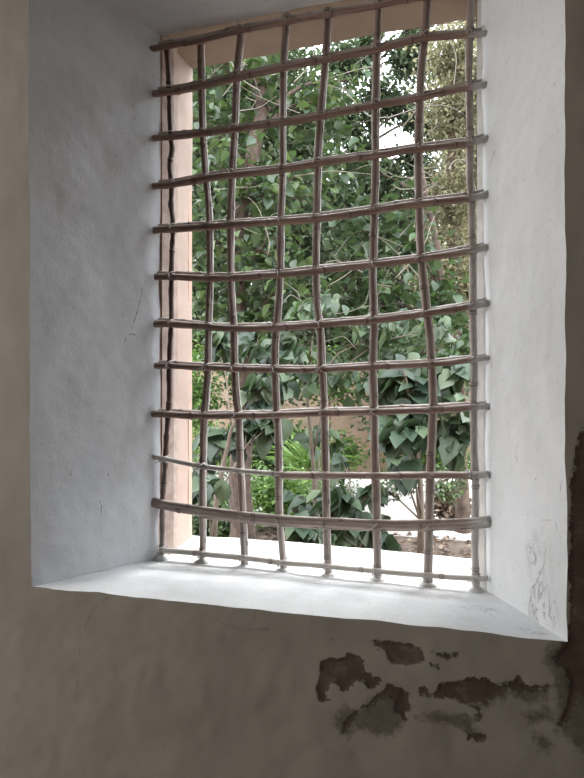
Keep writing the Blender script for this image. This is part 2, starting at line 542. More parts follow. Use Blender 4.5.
# ---------------------------------------------------------------- wall with the recess
def wall_grid():
    hx0, hx1, hz0, hz1 = min(FLb.x, FLt.x), max(FRb.x, FRt.x), min(FLb.z, FRb.z), topF
    def axis(lo, hi, marks, fine):
        xs = set([lo, hi] + marks)
        for a, b, st in fine:
            k = int(round((b - a) / st))
            for i in range(k + 1): xs.add(a + (b - a) * i / k)
        return sorted(xs)
    # columns and rows in a unit frame warped so that the hole follows the slightly skewed recess
    xs = [-3.6, -2.8, -2.0, -1.5] + list(np.linspace(-1.3, XL, 40)) + list(np.linspace(XL, XR, 281))[1:] + list(np.linspace(XR, 0.55, 105))[1:] + [0.7, 1.0, 1.4, 1.8]
    zs = [0, 0.2, 0.4] + list(np.linspace(0.5, 0, 1))[:0] + list(np.linspace(0.5, 1.0, 130)) + list(np.linspace(1.0, zb_f, 40))[1:] + list(np.linspace(zb_f, topF, 130))[1:] + [topF + 0.1, topF + 0.3, 2.95]
    nx, nz = len(xs), len(zs)
    ixl = min(range(nx), key=lambda i: abs(xs[i] - XL)); ixr = min(range(nx), key=lambda i: abs(xs[i] - XR))
    izb = min(range(nz), key=lambda i: abs(zs[i] - zb_f)); izt = min(range(nz), key=lambda i: abs(zs[i] - topF))
    V = []
    for j, z in enumerate(zs):
        for i, x in enumerate(xs):
            # skew so that the hole's bottom line follows the sill edge exactly
            tx = (x - XL) / (XR - XL); tx = min(1, max(0, tx))
            zl = FLb.z + (FRb.z - FLb.z) * tx
            wz = math.exp(-((z - zb_f) / 0.12) ** 2)
            z2 = z + (zl - zb_f) * wz
            tz = min(1, max(0, (z - zb_f) / (topF - zb_f)))
            xl2 = FLb.x + (FLt.x - FLb.x) * tz; xr2 = FRb.x + (FRt.x - FRb.x) * tz
            x2 = x + (xl2 - XL) * math.exp(-((x - XL) / 0.12) ** 2) + (xr2 - XR) * math.exp(-((x - XR) / 0.12) ** 2)
            p = Vector((x2, N0 * S, z2))
            V.append(tuple(p + wobble(p)))
    V = np.array(V)
    Fs = []
    for j in range(nz - 1):
        for i in range(nx - 1):
            if ixl <= i < ixr and izb <= j < izt: continue
            a = j * nx + i
            Fs.append((a, a + 1, a + nx + 1, a + nx))
    return V, np.array(Fs)
zb_f = 0.5 * (FLb.z + FRb.z)
WV, WF = wall_grid()
def z2(ox, oy, k, pts): return [(ox + x / k, oy + y / k) for x, y in pts]
PA = [
 z2(300,630,4.17,[(85,135),(120,125),(165,125),(205,98),(250,102),(268,130),(262,175),(300,180),(330,205),(328,240),(290,248),(265,210),(240,205),(215,240),(180,262),(150,215),(130,225),(108,265),(125,290),(95,305),(75,290),(70,240),(82,200)]),
 z2(300,630,4.17,[(292,45),(340,52),(400,55),(450,55),(480,70),(520,95),(515,130),(490,145),(450,140),(400,142),(370,125),(350,80),(310,68)]),
 z2(410,630,3.356,[(30,195),(48,190),(52,210),(90,208),(100,178),(160,170),(200,158),(250,165),(310,180),(350,172),(358,142),(366,142),(375,175),(400,188),(440,180),(465,185),(430,205),(380,205),(330,195),(290,215),(250,240),(200,245),(150,232),(90,225),(35,220)]),
 z2(410,630,3.356,[(225,255),(238,258),(245,296),(230,300)]),
 z2(410,630,3.356,[(76,72),(130,82),(160,82),(130,95),(95,85)]),
 z2(410,630,3.356,[(70,112),(98,114),(96,124),(74,120)]),
 z2(410,630,3.356,[(190,345),(243,352),(242,372),(200,365)]),
 z2(300,630,4.17,[(300,290),(345,250),(372,222),(412,240),(418,262),(395,300),(370,270),(340,285),(300,318),(250,330)]),
 z2(300,630,4.17,[(395,300),(425,240),(445,255),(452,310),(440,370),(415,345),(400,360)]),
 z2(300,630,4.17,[(178,440),(178,400),(200,365),(232,345),(222,375),(205,400),(190,440)]),
 [(581,430),(573,468),(570,500),(569.5,560),(569,612),(567,642),(560,652),(553,656),(558,664),(566,668),(570,680),(568,700),(562,716),(560,722),(566,724),(573,712),(577,695),(600,690),(640,600),(640,430)],
]
PB = [
 z2(300,630,4.17,[(130,400),(150,350),(190,325),(240,330),(300,280),(340,250),(370,220),(410,240),(450,260),(455,330),(430,400),(400,430),(330,440),(280,425),(240,410),(200,450),(175,440),(150,410)]),
 z2(410,630,3.356,[(20,290),(80,272),(150,282),(205,285),(215,330),(245,355),(240,372),(200,365),(180,335),(120,315),(70,300)]),
 z2(410,630,3.356,[(190,240),(300,190),(420,190),(470,185),(450,235),(400,245),(340,215),(280,240),(235,270)]),
 z2(410,630,3.356,[(380,280),(420,270),(460,255),(490,290),(440,300),(400,315)]),
 z2(410,630,3.356,[(410,345),(450,355),(475,385),(460,405),(430,395)]),
 z2(410,630,3.356,[(495,300),(520,310),(500,345),(488,330)]),
 [(560,640),(546,650),(545,662),(552,672),(556,690),(560,730),(575,745),(600,760),(600,640)],
]
def to2(poly): return [(on_n(x, y, N0).x, on_n(x, y, N0).z) for x, y in poly]
P2 = WV[:, [0, 2]]
pa = np.full(len(P2), 0.05); pb = np.full(len(P2), 0.05)
for p in PA: pa = np.minimum(pa, poly_sdf(P2, to2(p)))
for p in PB: pb = np.minimum(pb, poly_sdf(P2, to2(p)))
pa = np.clip(pa, -0.05, 0.05); pb = np.clip(pb, -0.05, 0.05)
wl = [[(256,628),(258,645),(270,660),(284,672),(287,690),(284,700),(290,712)], [(343,735),(350,750),(358,760),(361,778)],
      [(255,612),(253,625)], [(76,700),(80,640),(92,610),(110,596)], [(300,655),(330,640),(345,634)], [(200,600),(208,618),(240,630),(300,628)],
      [(553,640),(545,655),(548,668)], [(565,730),(560,745),(555,778)]]
wcr = line_dist(WV, [[tuple(on_n(x, y, N0)) for x, y in ln] for ln in wl])
WV[:, 1] += np.where(pa < 0, 0.0015 * np.clip(-pa / 0.004, 0, 1), 0)     # the coat has fallen off there
wf = mesh_obj('wall_front', WV, WF, wall_paint, None, True, {'peela': pa, 'peelb': pb, 'crack': wcr, 'flake': np.zeros(len(WV))})
tag(wf, kind='structure')
# outer face of the same wall (the facade)
m = MB()
X0, X1, ZT = -3.6, 1.8, 4.3
ya, yb = N0 * S + 0.03, N1 * S
m.box((X0, yb - 0.02, 0), (OLb.x - 0.0, yb, ZT)); m.box((ORb.x, yb - 0.02, 0), (X1, yb, ZT))
m.box((OLb.x, yb - 0.02, 0), (ORb.x, yb, zo - 0.008)); m.box((OLb.x, yb - 0.02, lz + 0.006), (ORb.x, yb, ZT))
tag(m.build('wall_outside', facade_paint), kind='structure')

# ---------------------------------------------------------------- rest of the room
RX0, RX1, RY0, RY1, RZ = -3.6, 1.8, -2.8, N0 * S, 2.9
m = MB(); m.box((RX0 - .1, RY0 - 0.2, -0.1), (RX1 + .1, RY1 + 0.02, 0)); tag(m.build('floor', floor_tile), kind='structure')
m = MB(); m.box((RX0 - .1, RY0 - 0.2, RZ), (RX1 + .1, yb, RZ + 0.15)); tag(m.build('ceiling', ceil_paint), kind='structure')
m = MB()
m.box((RX0 - 0.2, RY0 - 0.2, 0), (RX0, -1.0, RZ)); m.box((RX0 - 0.2, 0.2, 0), (RX0, RY1 + 0.02, RZ))
m.box((RX0 - 0.2, -1.0, 0), (RX0, 0.2, 1.42)); m.box((RX0 - 0.2, -1.0, 2.58), (RX0, 0.2, RZ))  # opening put in for the added fill light
tag(m.build('wall_left', room_paint), kind='structure')
m = MB(); m.box((RX1, RY0 - 0.2, 0), (RX1 + 0.2, RY1 + 0.02, RZ)); tag(m.build('wall_right', room_paint), kind='structure')
m = MB()
m.box((RX0, RY0 - 0.2, 0), (RX1, RY0, RZ))
tag(m.build('wall_back', room_paint), kind='structure')

# ---------------------------------------------------------------- the cane grille
gr = empty('cane_grille', (0.5 * (gxL + gxR), NG * S, zb))
tag(gr, 'window grille of split canes wired crosswise, set in the deep white recess', 'window grille')

Vp = [  # uprights as traced (pixels), half width in pixels
 [(167,46),(169,92),(170,135),(172,150),(170,165),(172,184),(171,205),(173,228),(172,275),(171,320),(170,365),(168,413),(165,457),(163,505),(162,556)],
 [(200,38),(201,90),(202,137),(206,184),(209,228),(209,275),(208,323),(207,365),(205,400),(203,422),(202,468),(202,504),(202,561)],
 [(240,28),(240,39),(236,75),(234,127),(231,176),(230,222),(230,275),(231,301),(233,327),(234,372),(236,400),(238,416),(240,468),(242,510),(244,567)],
 [(286,14),(283,65),(282,122),(282,168),(280,222),(279,278),(276,323),(274,353),(275,389),(277,430),(278,468),(279,520),(283,571)],
 [(327,8),(325,58),(320,114),(317,163),(316,219),(315,268),(317,310),(319,323),(321,366),(323,400),(324,439),(325,504),(328,576)],
 [(378,-2),(376,49),(375,104),(375,146),(374,206),(372,271),(373,320),(372,366),(373,400),(374,455),(375,488),(376,536),(377,580)],
 [(427,-12),(425,29),(421,65),(418,130),(418,195),(419,230),(421,262),(425,300),(429,336),(431,366),(432,400),(431,439),(429,488),(428,530),(427,584)],
 [(471,-22),(469,65),(470,114),(470,163),(471,206),(473,271),(473,320),(474,366),(473,400),(474,439),(475,488),(475,536),(476,589)],
]
Vr = [2.6, 3.4, 3.6, 3.7, 3.9, 4.1, 4.4, 4.6]
Hp = [
 [(150,48),(167,45),(200,40),(240,30),(286,21),(327,14),(377,5),(425,-4),(487,-16)],
 [(154,93),(168,91),(201,85),(236,77),(284,67),(325,59),(376,49),(423,38),(470,34),(487,32)],
 [(154,137),(170,136),(202,133),(234,129),(282,122),(321,116),(375,105),(419,97),(470,86),(487,83)],
 [(154,185),(171,184),(205,178),(231,174),(282,169),(317,163),(375,155),(418,148),(470,142),(487,137)],
 [(154,229),(172,228),(209,226),(230,224),(280,221),(316,218),(374,210),(419,203),(471,197),(487,193)],
 [(155,276),(172,276),(209,277),(230,277),(279,274),(315,270),(372,264),(420,258),(473,249),(487,246)],
 [(155,323),(171,323),(208,326),(232,328),(276,327),(319,324),(373,320),(426,313),(473,305),(487,302)],
 [(155,365),(170,365),(207,367),(234,368),(275,369),(321,369),(372,366),(431,363),(474,359),(487,357)],
 [(153,413),(168,413.5),(204,415),(238,415),(277,414),(323,412),(373,411),(432,409),(474,406),(488,406)],
 [(153,457),(165,459),(202,466),(240,471),(278,474),(324,475.5),(374,475.5),(430,475),(475,475),(488,474)],
 [(153,503),(165,506),(202,512),(242,517),(279,520.5),(325,523),(375,525),(429,525),(475,523),(489,521)],
 [(160,549),(166,550),(202,553.5),(243,557),(280,562),(327,566),(376,571),(427,575),(475,578),(487,578)],
]
Hr = [3.6, 3.8, 3.6, 4.0, 4.2, 3.9, 4.1, 3.5, 4.0, 3.3, 4.0, 3.2]

def cane(name, pix, n, rpx, mat, seed, off=(0, 0, 0), seg=12, nodes=True, rough=0.0, crook=0.0):
    rr = random.Random(seed)
    pts = [on_n(x, y, n) + Vector(off) for x, y in pix]
    path = catmull(pts, 0.012)
    L = [0.0]
    for a, b in zip(path[:-1], path[1:]): L.append(L[-1] + (b - a).length)
    # insert samples round the nodes
    nd, s = [], rr.uniform(0.04, 0.16)
    while s < L[-1]:
        nd.append(s); s += rr.uniform(0.15, 0.24)
    S_ = set(L)
    for q in nd if nodes else []:
        for e in (-0.006, -0.003, -0.0012, 0, 0.0012, 0.003, 0.006):
            if 0 < q + e < L[-1]: S_.add(q + e)
    ss = sorted(S_)
    out, rad, att = [], [], []
    k = 0
    for q in ss:
        while k < len(L) - 2 and L[k + 1] < q: k += 1
        t = (q - L[k]) / max(L[k + 1] - L[k], 1e-9)
        p = path[k].lerp(path[k + 1], min(1, max(0, t)))
        p = p + noise.noise_vector(p * 9 + Vector((seed, 0, 0))) * (0.0016 + crook)
        depth = p.y / (CT) if False else p.length
        dn = min([abs(q - x) for x in nd] + [1]) if nodes else 1
        base = rpx / F * (p.y * CT - p.x * ST)
        rad.append(base * (1 + 0.22 * math.exp(-(dn / 0.0028) ** 2) + 0.07 * noise.noise(Vector((q * 9, seed, 0))) + rough * noise.noise(Vector((q * 60, seed, 3)))))
        out.append(p)
        att.append(math.exp(-((dn - 0.003) / 0.0022) ** 2) if dn < 0.02 else 0)
    m = MB(); m.tube(out, rad, seg, 1.0, 0.18)
    o = mesh_obj(name, m.v, m.f, mat, gr, True, {'node': np.repeat(np.array(att), seg)})
    return o, path

# uprights in the middle of the sandwich
for i, (pv, r) in enumerate(zip(Vp, Vr)):
    if i == 0:
        o, _ = cane('upright', pv, NG, r, twig_dark, 11, rough=0.35, crook=0.0015)
        o['label'] = 'thin dark crooked twig'
    else:
        cane('upright', pv, NG, r * 0.78, cane_z, 20 + i)
        # pale second cane behind, a touch to the right; edge highlight put into colour
        if i in (1, 2, 3, 4, 5, 6):
            cane('upright', [(x + 2.7, y) for x, y in pv], NG + 0.0035, r * 0.55, cane_lit_edge, 40 + i)
Hp = [ph[:-1] + [(ph[-1][0] + 1, ph[-1][1] - 0.1)] for ph in Hp]
main_bars = []
for i, (ph, r) in enumerate(zip(Hp, Hr)):
    last = (i == 11)
    mt = cane_pale if last else cane_x
    dy = 0.9 if r > 3.4 else 0.4
    front = [(x, y + dy) for x, y in ph]
    back = [(x, y - 2.1) for x, y in ph]
    if i == 9:
        _b, _ = cane('crossbar', [(x, y) for x, y in ph if x < 300], NG - 0.0075, 2.5, cane_pale, 70)
        main_bars.append(_b)
        cane('crossbar', [(281, 475)] + [(x, y) for x, y in ph if x > 300], NG - 0.0085, 3.6, mt, 71)
        back = [(x, y - 1.2) for x, y in ph if x > 300]
        cane('crossbar', back, NG + 0.0075, 2.4, cane_z, 72)
        continue
    main_bars.append(cane('crossbar', front, NG - 0.0080, r * 0.86, mt, 50 + i)[0])
    if not last:
        cane('crossbar', back, NG + 0.0080, r * 0.72, cane_split_x, 90 + i)
    if i == 10:
        cane('crossbar', [(x, y - 3.6) for x, y in ph], NG - 0.0070, 2.2, cane_x, 130)
        cane('crossbar', [(x, y + 4.2) for x, y in ph if x > 200], NG - 0.0060, 1.9, cane_x, 131)

# wire ties where canes cross
def tie_mesh(k):
    rr = random.Random(k)
    m = MB()
    def loop(ang, r=0.0125):
        pts = []
        for q in range(15):
            a = 2 * math.pi * q / 14
            # loop in a plane that holds the grille normal (y) and the direction ang in x-z
            u = math.cos(a) * r; v = math.sin(a) * 0.0205
            pts.append((u * math.cos(ang), v + 0.0005, u * math.sin(ang)))
        m.tube(pts, 0.00105, 5)
    loop(math.radians(42 + rr.uniform(-10, 10))); loop(math.radians(47 + rr.uniform(-10, 10)), 0.0118)
    if rr.random() < 0.6: loop(math.radians(-45 + rr.uniform(-12, 12)))
    a = rr.uniform(0, 6.28)
    tip = Vector((math.cos(a) * 0.016, -0.026, math.sin(a) * 0.012))
    m.tube([(0.002, -0.0195, 0.003), tip * 0.6 + Vector((0, -0.009, 0)), tip], 0.0008, 5)
    me_o = mesh_obj('wire_tie', m.v, m.f, wire_mat, gr, True)
    return me_o
protos = [tie_mesh(k) for k in range(5)]
def cross_at(pv, ph):
    """pixel where an upright meets a crossbar"""
    best = None
    for (a, b) in zip(pv[:-1], pv[1:]):
        for (c, d) in zip(ph[:-1], ph[1:]):
            den = (b[0]-a[0])*(d[1]-c[1]) - (b[1]-a[1])*(d[0]-c[0])
            if abs(den) < 1e-6: continue
            t = ((c[0]-a[0])*(d[1]-c[1]) - (c[1]-a[1])*(d[0]-c[0])) / den
            u = ((c[0]-a[0])*(b[1]-a[1]) - (c[1]-a[1])*(b[0]-a[0])) / den
            if -0.01 <= t <= 1.01 and -0.01 <= u <= 1.01: return (a[0] + t*(b[0]-a[0]), a[1] + t*(b[1]-a[1]))
    return None
cnt = 0
for j, ph in enumerate(Hp):
    bar_o = main_bars[j]
    for i, pv in enumerate(Vp):
        c = cross_at(pv, ph)
        if c is None: continue
        p = on_n(c[0], c[1], NG) + Vector((0, 0, 0))
        if cnt < 5: o = protos[cnt]
        else:
            o = protos[random.randrange(5)].copy(); col.objects.link(o)
        o.parent = bar_o
        o.matrix_parent_inverse = Matrix.Identity(4)
        o.location = p
        o.scale = (0.9 + 0.25 * random.random(),) * 3
        cnt += 1

# little mounds of plaster that hold the feet of the canes
for i, pv in enumerate(Vp):
    x, y = pv[-1]
    c = on_n(x, y, NG)
    m = MB()
    V, Fq = [], []
    rings, seg = 6, 14
    for a in range(rings + 1):
        ph = a / rings * math.pi / 2
        for k in range(seg):
            an = 2 * math.pi * k / seg
            q = Vector((math.cos(an), math.sin(an) * 0.8, 0)) * (0.019 * math.cos(ph) + 0.004)
            p = c + q + Vector((0, 0, -0.010 + 0.017 * math.sin(ph)))
            p = p + noise.noise_vector(p * 60) * 0.004
            V.append(p)
    for a in range(rings):
        for k in range(seg):
            k2 = (k + 1) % seg
            Fq.append((a*seg+k, a*seg+k2, (a+1)*seg+k2, (a+1)*seg+k))
    Fq.append(tuple(rings*seg + k for k in range(seg)))
    mo = mesh_obj('plaster_mound', V, Fq, sill_plaster, win, True, {'crack': np.full(len(V), 0.05), 'flake': np.zeros(len(V))})

# ---------------------------------------------------------------- garden ground
def band(name, y0, y1, z, mat, h=0.05, x0=-14, x1=9):
    """strip across the view between two depths (metres along the wall normal)"""
    m = MB(); m.box((x0, y0, z - h), (x1, y1, z)); return m.build(name, mat)
soil = plain('garden_soil', (0.12, 0.085, 0.062), 0.95, (0.065, 0.046, 0.036), 6, 0.02)
pale_paving = plain('pale_paving', (0.34, 0.325, 0.30), 0.8, (0.26, 0.245, 0.23), 2)
kerb_stone = plain('white_kerb', (0.82, 0.80, 0.76), 0.8, (0.70, 0.68, 0.64), 5)
ochre = Mat('ochre_garden_wall_plaster')
v_ = ochre.coords()
cc = ochre.ramp(ochre.noise(v_, 0.9, 7, 0.65), [(0.32, (0.30, 0.20, 0.145)), (0.5, (0.37, 0.265, 0.19)), (0.66, (0.26, 0.20, 0.145)), (0.8, (0.15, 0.115, 0.085))])
ochre.l(cc, ochre.b.inputs['Base Color']); ochre.b.inputs['Roughness'].default_value = 0.95
ochre.l(ochre.bump(ochre.noise(v_, 5, 7, 0.65), 0.7, 0.03), ochre.b.inputs['Normal'])
ochre = ochre.m
tag(band('garden_bed', yb, 6.8, 0.0, soil), kind='structure')
tag(band('garden_path', 6.8, 10.0, 0.0, pale_paving), kind='structure')
tag(band('garden_bed', 10.0, 30.0, 0.0, soil), kind='structure')
kb = band('kerb', 9.9, 10.15, 0.17, kerb_stone, 0.17); tag(kb, kind='structure')
kb = band('kerb', 6.7, 6.85, 0.06, kerb_stone, 0.06); tag(kb, kind='structure')
m = MB(); m.box((-14, 12.0, 0), (9, 12.35, 2.1)); m.box((-14, 11.94, 2.1), (9, 12.41, 2.2)); m.box((-14, 11.9, 0), (9, 12.0, 0.45))
gw = m.build('wall_garden', ochre); tag(gw, kind='structure')

# ---------------------------------------------------------------- plants
def leaf_template(kind):
    """(verts, quads) of one leaf along +Y, unit length, folded along the midrib and drooping"""
    if kind == 'broad':
        ys = [0.0, 0.18, 0.45, 0.75, 1.0]; ws = [0.03, 0.27, 0.38, 0.25, 0.02]
    elif kind == 'lobed':
        ys = [0.0, 0.12, 0.32, 0.48, 0.62, 0.80, 1.0]; ws = [0.04, 0.22, 0.33, 0.27, 0.30, 0.17, 0.01]
    elif kind == 'small':
        ys = [0.0, 0.45, 1.0]; ws = [0.04, 0.30, 0.03]
    elif kind == 'blade':
        ys = [0.0, 0.3, 0.6, 0.85, 1.0]; ws = [0.02, 0.035, 0.03, 0.018, 0.003]
    V = []
    for y, w_ in zip(ys, ws):
        droop = -0.28 * y * y if kind != 'blade' else -0.45 * y * y
        V += [(-w_, y, droop + w_ * (0.25 + 0.3 * y)), (0, y, droop - 0.02), (w_, y, droop + w_ * (0.45 - 0.3 * y))]
    Q = []
    for i in range(len(ys) - 1):
        a = i * 3
        Q += [(a, a + 1, a + 4, a + 3), (a + 1, a + 2, a + 5, a + 4)]
    return np.array(V), np.array(Q)
TPL = {k: leaf_template(k) for k in ('broad', 'lobed', 'small', 'blade')}

def leaves(points, size, kind, pitch=(-0.9, 0.5), tint=(0, 1), outward=None, var=0.35):
    """numpy soup of leaves at the given points"""
    P = np.asarray(points)
    n = len(P)
    T, Q = TPL[kind]
    yaw = rng.uniform(0, 2 * np.pi, n)
    if outward is not None:
        yaw = outward + rng.normal(0, 0.7, n)
    pt = rng.uniform(pitch[0], pitch[1], n)
    rl = rng.normal(0, 0.55, n)
    s = size * (1 + rng.uniform(-var, var, n))
    cy, sy, cp, sp, cr, sr = np.cos(yaw), np.sin(yaw), np.cos(pt), np.sin(pt), np.cos(rl), np.sin(rl)
    V = T[None] * s[:, None, None]
    # roll about Y
    x = V[..., 0] * cr[:, None] + V[..., 2] * sr[:, None]
    z = -V[..., 0] * sr[:, None] + V[..., 2] * cr[:, None]
    y = V[..., 1]
    # pitch about X
    y2 = y * cp[:, None] - z * sp[:, None]
    z2_ = y * sp[:, None] + z * cp[:, None]
    X = x * cy[:, None] - y2 * sy[:, None]
    Y = x * sy[:, None] + y2 * cy[:, None]
    out = np.stack([X, Y, z2_], -1) + P[:, None, :]
    nv = T.shape[0]
    Fq = Q[None] + (np.arange(n) * nv)[:, None, None]
    tn = np.repeat(rng.uniform(tint[0], tint[1], n), nv)
    return out.reshape(-1, 3), Fq.reshape(-1, 4), tn

def plant(name, label, cat, base, trunk, blobs, leafm, kind, size, barkm, per=None, group=None, r0=0.1, r1=0.03,
          twigs=5, pitch=(-0.9, 0.4), tint=(0, 1), clump=0.28, seed=1, crown='foliage', stem='trunk', twigr=0.006, shell=0.35, face=None):
    """trunk: list of points; blobs: (centre, radii, leaf count)"""
    rr = random.Random(seed)
    root = empty(name, base)
    tag(root, label, cat, group)
    tb = MB()
    path = catmull(trunk, 0.25)
    n = len(path)
    path = [p + noise.noise_vector(p * 1.7 + Vector((seed, 0, 0))) * r0 * 0.8 * min(1, i / 3) for i, p in enumerate(path)]
    rads = [r0 + (r1 - r0) * (i / (n - 1)) ** 0.8 for i in range(n)]
    rads[0] *= 1.25
    tb.tube(path, rads, 12, 1.0, 0.5)
    tb.build(stem, barkm, root, True)
    pts, bm_ = [], MB()
    for c, r, cnt in blobs:
        c = Vector(c); r = Vector(r) if hasattr(r, '__len__') else Vector((r, r, r))
        # a branch from the trunk to the heart of the clump
        k = min(range(n), key=lambda i: (path[i] - c).length + max(0, path[i].z - c.z) * 2)
        k = max(1, k - 1)
        a = path[k]
        mid = a.lerp(c, 0.5) + Vector((rr.uniform(-.1, .1), rr.uniform(-.1, .1), 0.12)) * (c - a).length
        br = max(twigr * 1.5, min(rads[k] * 0.55, 0.02 + 0.012 * (c - a).length))
        bp = catmull([a, mid, c], 0.15)
        bm_.tube(bp, [br + (twigr - br) * i / (len(bp) - 1) for i in range(len(bp))], 6, 1.0, 0.3)
        # twigs, each carrying leaves along its outer half
        nt = max(twigs, int(cnt / 14))
        left = cnt
        for q in range(nt):
            d = Vector((rr.gauss(0, 1), rr.gauss(0, 1), rr.gauss(0, 1))).normalized()
            f = rr.uniform(shell, 1.0)
            tip = c + Vector((d.x * r.x, d.y * r.y, d.z * r.z)) * f
            s0 = bp[rr.randrange(len(bp) // 2, len(bp))]
            md = s0.lerp(tip, 0.55) + Vector((rr.uniform(-1, 1), rr.uniform(-1, 1), rr.uniform(-0.2, 1))) * 0.12 * (tip - s0).length
            if q < 26:
                bm_.tube([s0, md, tip], [twigr, twigr * 0.75, twigr * 0.4], 4)
            m_ = int(round(left / (nt - q))); left -= m_
            for e in range(m_):
                t = rr.uniform(0.45, 1.05)
                p = (s0.lerp(md, t / .55) if t < .55 else md.lerp(tip, (t - .55) / .45))
                cs = clump * (r.x + r.z) / 2
                pts.append(tuple(p + Vector((rr.gauss(0, cs), rr.gauss(0, cs), rr.gauss(0, cs)))))
    if bm_.v:
        bo = bm_.build('branches', barkm, root, True)
    if pts:
        V, Fq, tn = leaves(pts, size, kind, pitch, tint, face)
        mesh_obj(crown, V, Fq, leafm, root, True, {'tint': tn})
    return root

def G(px, z):                 # point on the ground below pixel column px at depth z
    p = at(px, CY, z); p.z = 0; return p
def bl(px, py, z, r, n):      # blob at pixel/depth
    return (at(px, py, z), r, n)

# --- far trees behind the garden wall
def far_tree(px, z, blobs, label, leafm, seed, size=0.16, tint=(0, 1), top=120, barkm=bark):
    base = G(px, z)
    plant('tree', label, 'tree', base, [base, at(px + 4, 330, z), at(px - 3, 220, z), at(px, top, z)], blobs, leafm, 'small', size,
          barkm, None, 'trees beyond the garden wall', 0.2, 0.05, 8, (-1.0, 0.6), tint, 0.20, seed, twigr=0.02, shell=0.2)
GRP = 'trees beyond the garden wall'
def mult(k, bs): return [(c, r_, int(n_ * k)) for c, r_, n_ in bs]
far_tree(190, 15.5, mult(1.9, [bl(190,120,15.5,2.2,2600), bl(160,250,15.5,2.3,2200), bl(215,310,15.5,2.0,2200), bl(235,200,15.5,1.8,2000), bl(200,30,15.5,2.0,1500)]),
         'leafy tree beyond the garden wall, farthest left of that row', leaf_far, 31)
far_tree(300, 16.5, mult(1.9, [bl(295,150,16.5,1.6,2200), bl(265,60,16.5,1.9,2400), bl(315,250,16.5,2.1,2600), bl(280,330,16.5,1.8,1800), bl(322,110,16.5,.9,900), bl(240,120,16.5,1.5,1400)]),
         'tree beyond the garden wall with its crown filling the upper middle left of the window', leaf_far, 32, 0.16, (0.15, 1))
far_tree(372, 17.5, mult(1.7, [bl(372,300,17.5,2.0,2600), bl(390,230,17.5,1.5,1900), bl(345,205,17.5,1.1,1100), bl(345,125,17.5,.85,620), bl(380,95,17.5,.6,480),
         bl(345,62,17.5,.9,900), bl(415,60,17.5,.9,900), bl(370,42,17.5,.6,400), bl(372,112,17.5,.45,300), bl(398,105,17.5,.5,330), bl(418,115,17.5,.6,520), bl(360,150,17.5,.55,420), bl(385,172,17.5,.6,420), bl(418,160,17.5,.5,330), bl(435,125,17.5,.75,620), bl(385,190,17.5,.85,760), bl(430,185,17.5,.9,900), bl(425,15,17.5,.9,500)]),
         'thin crowned tree beyond the garden wall, bright sky showing through it', leaf_far, 33, 0.15, (0.0, 0.7), 60)
far_tree(455, 14.0, mult(1.6, [bl(452,200,14,1.1,1700), bl(455,115,14,1.0,1500), bl(450,55,14,1.0,1100), bl(470,290,14,1.4,1800), bl(432,260,14,1.0,1100), bl(495,160,14,1.2,1000), bl(480,0,14,1.4,900), bl(487,80,14,1.0,900)]),
         'olive yellow tree with many bare twigs at the right behind the grille', leaf_olive, 34, 0.10, (0.1, 1), 40, twig_brown)
far_tree(540, 16.0, mult(1.6, [bl(520,200,16,2.2,1800), bl(520,330,16,2.0,1500), bl(450,345,16,1.6,1500), bl(560,80,16,2.4,1400)]),
         'pale tree beyond the garden wall, farthest right of that row', leaf_olive, 35, 0.15, (0.4, 1))
# a last dense row behind them
far_tree(215, 22, [bl(200,300,22,3.2,3000), bl(240,220,22,3.0,2800), bl(190,130,22,3.0,2800), bl(262,120,22,2.3,2200), bl(225,50,22,2.2,1600)],
         'dense dark tree at the very back of the garden on the left', leaf_far, 36, 0.32, (0, 0.6))
far_tree(330, 23, [bl(300,320,23,3.4,3000), bl(380,320,23,3.2,3000), bl(330,240,23,2.4,2300), bl(400,260,23,2.2,1900), bl(290,200,23,1.6,1200)],
         'dense dark tree at the very back, in the middle, its top below the sky gap', leaf_far, 37, 0.32, (0, 0.6), 220)
far_tree(460, 22, [bl(470,330,22,3.2,2800), bl(465,250,22,2.4,2300), bl(480,170,22,2.0,1800), bl(475,90,22,1.8,1500)],
         'dense yellowish tree at the very back of the garden on the right', leaf_olive, 38, 0.30, (0.2, 1), 90)

# --- broad-leaved tree whose trunk stands left in the view
zA = 6.0
tA = [G(241, zA), at(242, 500, zA), at(240, 400, zA), at(236, 300, zA), at(243, 210, zA), at(262, 110, zA), at(268, 40, zA), at(275, -60, zA)]
treeA = plant('broadleaf_tree', 'broad leaved tree with a stout brown trunk, left of the window centre', 'tree', G(241, zA), tA,
      [bl(205,120,6.0,.45,150), bl(225,170,5.8,.45,170), bl(200,230,6.0,.45,180), bl(262,250,5.6,.42,170), bl(290,190,5.8,.45,190),
       bl(300,110,6.2,.40,130), bl(255,70,6.0,.45,170), bl(210,300,6.0,.40,140), bl(335,100,6.2,.30,60), bl(300,275,6.1,.40,150), bl(245,140,6.3,.5,170), bl(215,60,6.3,.5,170), bl(330,170,6.3,.35,95), bl(235,330,5.8,.4,170), bl(265,310,5.9,.4,170), bl(350,80,6.4,.25,40)],
      leaf_broad, 'broad', 0.105, bark, r0=0.115, r1=0.045, seed=3, twigr=0.006)
